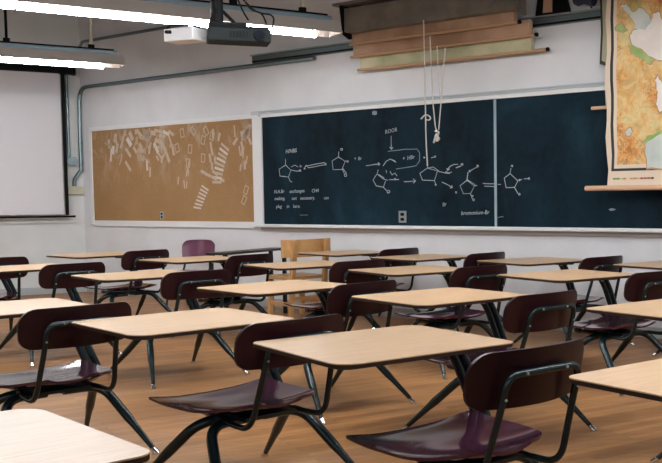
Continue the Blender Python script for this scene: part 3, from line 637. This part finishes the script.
# ------------------------------------------------------------------ combination desks
TZ, TW, TD = .719, .378, .343
CX, PHI, Y0 = .105, math.radians(3), -.38
SZ = .405
def make_desk():
    e = empty('combo_desk', (0, 0, 0), 0, 'x', 'desk')
    # table top
    CR = (.075, .045, .08, .045)
    out = rrect(TW, TD, CR, 7)
    bm = bmesh.new(); prism(bm, out, TZ-.004, TZ)
    top = obj('table_top', bm, M['lam'], e)
    bm = bmesh.new(); prism(bm, rrect(TW, TD, CR, 7), TZ-.0165, TZ-.004); obj('edge_band', bm, M['edge'], top)
    bm = bmesh.new(); prism(bm, rrect(TW-.01, TD-.01, .05, 5), TZ-.0205, TZ-.0165); obj('backing', bm, M['under'], top)
    # chair frame coordinates
    R = Matrix.Translation((CX, Y0+.02, 0)) @ Matrix.Rotation(PHI, 4, 'Z') @ Matrix.Translation((0, -Y0, 0))
    def C(x, y, z): return R @ Vector((x, y, z))
    # pedestal: twin tubes from under the seat to the table
    for k, dx in enumerate((0, .044)):
        bm = bmesh.new(); tube(bm, fillet([C(.05+dx, -.40, .325), (.432+dx, -.05, .325), (.31+dx, -.045, .62), (.265+dx, -.04, TZ-.03)], [.07, .12]), .0195, 10)
        obj('pedestal_tube', bm, M['frame'], e, True)
    bm = bmesh.new(); p = Vector((.287, -.04, 0)); box(bm, p.x-.075, p.x+.075, p.y-.09, p.y+.09, TZ-.05, TZ-.0205, .006); br = obj('table_bracket', bm, M['frame'], e)
    for sx in (-.06, .06):
        for sy in (-.07, .07):
            bm = bmesh.new(); tube(bm, [(p.x+sx, p.y+sy, TZ-.055), (p.x+sx, p.y+sy, TZ-.049)], .009, 8); obj('screw', bm, M['plate'], br)
    # legs
    for s in (-1, 1):
        for fr in (0, 1):
            foot = C(s*.355, -.755, .012) if fr else C(s*.335, .0, .012)
            y = -.44 if fr else -.37
            pts = fillet([C(s*.04, y, .328), C(s*(.23), y-.01 if fr else y+.01, .328), foot], .085, 7)
            q = pts[-2]; pts = pts[:-1]+subdiv_line(q, pts[-1], 8)[1:]
            bm = bmesh.new(); tube(bm, pts, lambda t: .0225 if t < .62 else .0225-(t-.62)/.08*.005 if t < .70 else .0175-(t-.7)/.3*.006, 10)
            lg = obj('leg', bm, M['frame'], e, True)
            d_ = (pts[-1]-pts[-2]).normalized()
            bm = bmesh.new(); tube(bm, [foot-d_*.03, foot+d_*.002, Vector((foot.x, foot.y, .008)), Vector((foot.x, foot.y, .0005))], lambda t: .0115 if t < .6 else .019, 12); obj('glide', bm, M['chrome'], lg, True)
    # seat
    nu, nv = 22, 18
    SL, SF = .56, -.065
    def hw(v):
        if v < .45: return .302-.012*v
        t = (v-.45)/.55; return .2966*math.sqrt(1-(t*.955)**2.7)
    def sp(u, v):
        x = u*hw(v); y = SF-SL*v
        y -= .035*max(0, abs(u)-.86)/.14*(1-v)**6*.6
        z = SZ-.024+.020*abs(u)**2.5+.012*max(0, 1-v/.3)**1.5+.024*(max(0, v-.6)/.4)**2-.01*math.exp(-((v-.62)/.2)**2)*(1-u*u)
        z -= .006*max(0, 1-v/.08)**2*(1-abs(u)**3)
        return x, y, z
    bm = bmesh.new(); g = []
    for side in (0, 1):
        rows = []
        for j in range(nv+1):
            row = []
            for i in range(nu+1):
                x, y, z = sp(-1+2*i/nu, j/nv)
                row.append(bm.verts.new(C(x*(1 if side == 0 else .992), y, z if side == 0 else z-.012)))
            rows.append(row)
        for j in range(nv):
            for i in range(nu): bm.faces.new((rows[j][i], rows[j][i+1], rows[j+1][i+1], rows[j+1][i]))
        g.append(rows)
    def ring(r): return r[0]+[q[-1] for q in r[1:]]+r[-1][-2::-1]+[q[0] for q in r[-2:0:-1]]
    A, B = ring(g[0]), ring(g[1])
    for i in range(len(A)): bm.faces.new((A[i], A[(i+1) % len(A)], B[(i+1) % len(A)], B[i]))
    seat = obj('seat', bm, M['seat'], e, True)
    # pan under the seat with rubber buffers
    bm = bmesh.new(); pts2 = [C(x, y, 0) for x, y in ((-.12, -.2), (.12, -.2), (.13, -.56), (-.13, -.56))]
    prism(bm, [(q.x, q.y) for q in pts2], SZ-.064, SZ-.0485); obj('seat_pan', bm, M['frame'], e)
    # back
    zb_, zt_, HW, r = .588, .772, .270, .08
    yb = -.755; nb, nz = 24, 14
    bm = bmesh.new(); g = []
    for side in (0, 1):
        rows = []
        for j in range(nz+1):
            v = .5-.5*math.cos(math.pi*j/nz); z = zb_+(zt_-zb_)*v
            dz = max(0, r-(zt_-z)); db = max(0, .055-(z-zb_))
            h_ = HW-(r-math.sqrt(max(0, r*r-dz*dz)))*.9-(.055-math.sqrt(max(0, .055**2-db*db)))*.9-.012*(1-v)
            row = []
            for i in range(nb+1):
                u = -1+2*i/nb; x = u*h_
                y = yb+.07*(x/HW)**2-.045*(v-.5)-(.014 if side else 0)
                zz = z+.006*(1-(x/HW)**2)*(1 if v > .5 else -1)
                row.append(bm.verts.new(C(x+.009, y, zz)))
            rows.append(row)
        for j in range(nz):
            for i in range(nb): bm.faces.new((rows[j][i], rows[j][i+1], rows[j+1][i+1], rows[j+1][i]))
        g.append(rows)
    A, B = ring(g[0]), ring(g[1])
    for i in range(len(A)): bm.faces.new((A[i], A[(i+1) % len(A)], B[(i+1) % len(A)], B[i]))
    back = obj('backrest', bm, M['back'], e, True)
    # bent back frame
    TX = .165
    yt = yb-.032
    path = [C(-.10, -.13, .336), C(-TX-.01, -.50, .336), C(-TX-.02, yb+.075, .336), C(-TX, yb-.01, .60), C(-TX, yt-.006, .703), C(TX, yt-.006, .703), C(TX, yb-.01, .60), C(TX+.02, yb+.075, .336), C(TX+.01, -.50, .336), C(.10, -.13, .336)]
    bm = bmesh.new(); tube(bm, fillet(path, [.1, .075, .05, .085, .085, .05, .075, .1], 7), .0125, 10); bf = obj('back_frame', bm, M['frame'], e, True)
    for s in (-1, 1):
        bm = bmesh.new(); q = C(s*.10, -.13, .336); d_ = (C(s*.10, -.13, .336)-C(s*(TX+.01), -.5, .336)).normalized()
        tube(bm, [q-d_*.02, q+d_*.035], .017, 12); obj('buffer', bm, M['rubber'], bf, True)
    for x, z in ((-TX, .625), (TX, .625), (-.09, .703), (.09, .703)):
        yy = yt-.006 if z > .7 else yb-.016
        bm = bmesh.new(); a_ = C(x, yy-.0115, z); b_ = C(x, yy-.0165, z); tube(bm, [a_, b_], .005, 8); obj('bolt', bm, M['plate'], back)
    return e
desk = make_desk()
DG = 'combination desks facing the projection screen'
rows = {
 'in the row along the chalkboard wall': [(-1.572, 9.72, 44.8), (-.715, 8.87, 45.5), (.292, 8.219, 39.7), (1.40, 7.60, 41)],
 'in the second row out from the chalkboard': [(-4.137, 9.749, 51.6), (-2.859, 8.846, 50.5), (-1.674, 7.986, 40.3), (-.677, 7.264, 38.5), (.477, 6.656, 38)],
 'in the third row out from the chalkboard': [(-5.0, 8.78, 43), (-3.97, 7.87, 47), (-2.669, 6.993, 43.1), (-1.395, 5.93, 47.1), (-.337, 5.27, 41.4), (.911, 4.587, 41)],
 'in the fourth row out from the chalkboard': [(-2.56, 4.84, 44.1), (-1.433, 4.27, 45.1), (-.446, 3.555, 39.4), (.696, 2.82, 41)],
 'in the row farthest from the chalkboard': [(-1.246, 1.968, 46.3)],
}
ORD = ('first', 'second', 'third', 'fourth', 'fifth', 'sixth')
first = True
for rn, lst in rows.items():
    for k, (x, y, th) in enumerate(lst):
        o = desk if first else copy_tree(desk); first = False
        o.location = (x, y, 0); o.rotation_euler = (0, 0, math.radians(th))
        nm = 'single combination desk '+rn if len(lst) == 1 else 'combination desk, '+ORD[k]+' from the projection screen '+rn
        tag(o, nm, 'desk', DG)

# ------------------------------------------------------------------ loose furniture by the board wall
def plastic_chair(loc, rz):
    e = empty('plastic_chair', loc, rz, 'purple plastic chair facing the desks with its back to the tackboard', 'chair')
    # faces +y locally; back at -y
    bm = bmesh.new(); g = []
    for side in (0, 1):
        rows = []
        for j in range(11):
            v = j/10; z = .56+.235*v; h_ = .225-.05*max(0, (v-.72)/.28)**2-.03*(1-v)**2
            rows.append([bm.verts.new((h_*(-1+2*i/14), -.2-.05*v+.05*((-1+2*i/14)**2)-(.012 if side else 0), z-.012*((-1+2*i/14)**4))) for i in range(15)])
        for j in range(10):
            for i in range(14): bm.faces.new((rows[j][i], rows[j][i+1], rows[j+1][i+1], rows[j+1][i]))
        g.append(rows)
    def ring(r): return r[0]+[q[-1] for q in r[1:]]+r[-1][-2::-1]+[q[0] for q in r[-2:0:-1]]
    A, B = ring(g[0]), ring(g[1])
    for i in range(len(A)): bm.faces.new((A[i], A[(i+1) % len(A)], B[(i+1) % len(A)], B[i]))
    obj('backrest', bm, M['purple'], e, True)
    bm = bmesh.new(); prism(bm, rrect(.21, .2, .07, 5, 0, .02), .42, .437); obj('seat', bm, M['purple'], e)
    for sx in (-1, 1):
        bm = bmesh.new(); tube(bm, fillet([(sx*.19, .2, .001), (sx*.17, .15, .41), (sx*.17, -.12, .41), (sx*.19, -.215, .57), (sx*.17, -.25, .70)], .05), .012, 8); obj('side_frame', bm, M['frame'], e, True)
        bm = bmesh.new(); tube(bm, [(sx*.17, -.05, .405), (sx*.2, -.24, .001)], .012, 8); obj('leg', bm, M['frame'], e, True)
    return e
pcx = on_wall(189, 250, .55)[0]
p = wp(pcx, 0, .55); plastic_chair((p.x, p.y, 0), math.atan2(NR.y, NR.x)-math.pi/2+math.radians(18))

# honey coloured wooden chair
def wooden_chair(loc, rz):
    e = empty('wooden_chair', loc, rz, 'honey-coloured wooden chair with broad curved back by the wall', 'chair')
    bm = bmesh.new(); prism(bm, rrect(.24, .24, .04, 4), .42, .455); obj('seat', bm, M['oak'], e)
    for sx in (-1, 1):
        bm = bmesh.new(); box(bm, sx*.2-.025, sx*.2+.025, .17, .22, 0.0, .42, .004); obj('leg', bm, M['oak'], e)
        bm = bmesh.new(); T = Matrix(((1, 0, 0, 0), (0, 1, -.12, 0), (0, 0, 1, 0), (0, 0, 0, 1)))
        box(bm, sx*.2-.026, sx*.2+.026, -.22, -.17, .0, .84, .006, M=T); obj('rear_leg', bm, M['oak'], e)
        bm = bmesh.new(); box(bm, sx*.2-.012, sx*.2+.012, -.17, .17, .14, .18, .003); obj('stretcher', bm, M['oak'], e)
    bm = bmesh.new(); n = 12; a_, b_ = [], []
    for i in range(n+1):
        x = -.30+.60*i/n; y = -.285+.35*(x/.54)**2*.6
        a_.append((x, y)); b_.append((x, y+.026))
    prism(bm, a_+b_[::-1], .66, .845); obj('back_panel', bm, M['oak'], e)
    bm = bmesh.new(); box(bm, -.2, .2, -.21, -.19, .2, .24, .003); obj('stretcher', bm, M['oak'], e)
    return e
wooden_chair((-2.2, 10.2, 0), math.radians(45))

# dark topped table by the wall
q0 = at_z(222, 253.2, .73); q1 = at_z(288, 247.6, .73); dd = q1-q0; dl = dd.length/2
dt = empty('dark_table', ((q0.x+q1.x)/2-.10*dd.y/dd.length, (q0.y+q1.y)/2+.10*dd.x/dd.length, 0), math.atan2(dd.y, dd.x), 'thin black-topped table between the purple chair and the wooden chair', 'table')
bm = bmesh.new(); prism(bm, rrect(dl, .12, .02, 3), .708, .73); obj('table_top', bm, M['slate'], dt)
for sx in (-dl+.06, dl-.06):
    for sy in (-.09, .09):
        bm = bmesh.new(); box(bm, sx-.018, sx+.018, sy-.018, sy+.018, .0, .708, .003); obj('leg', bm, M['frame'], dt)
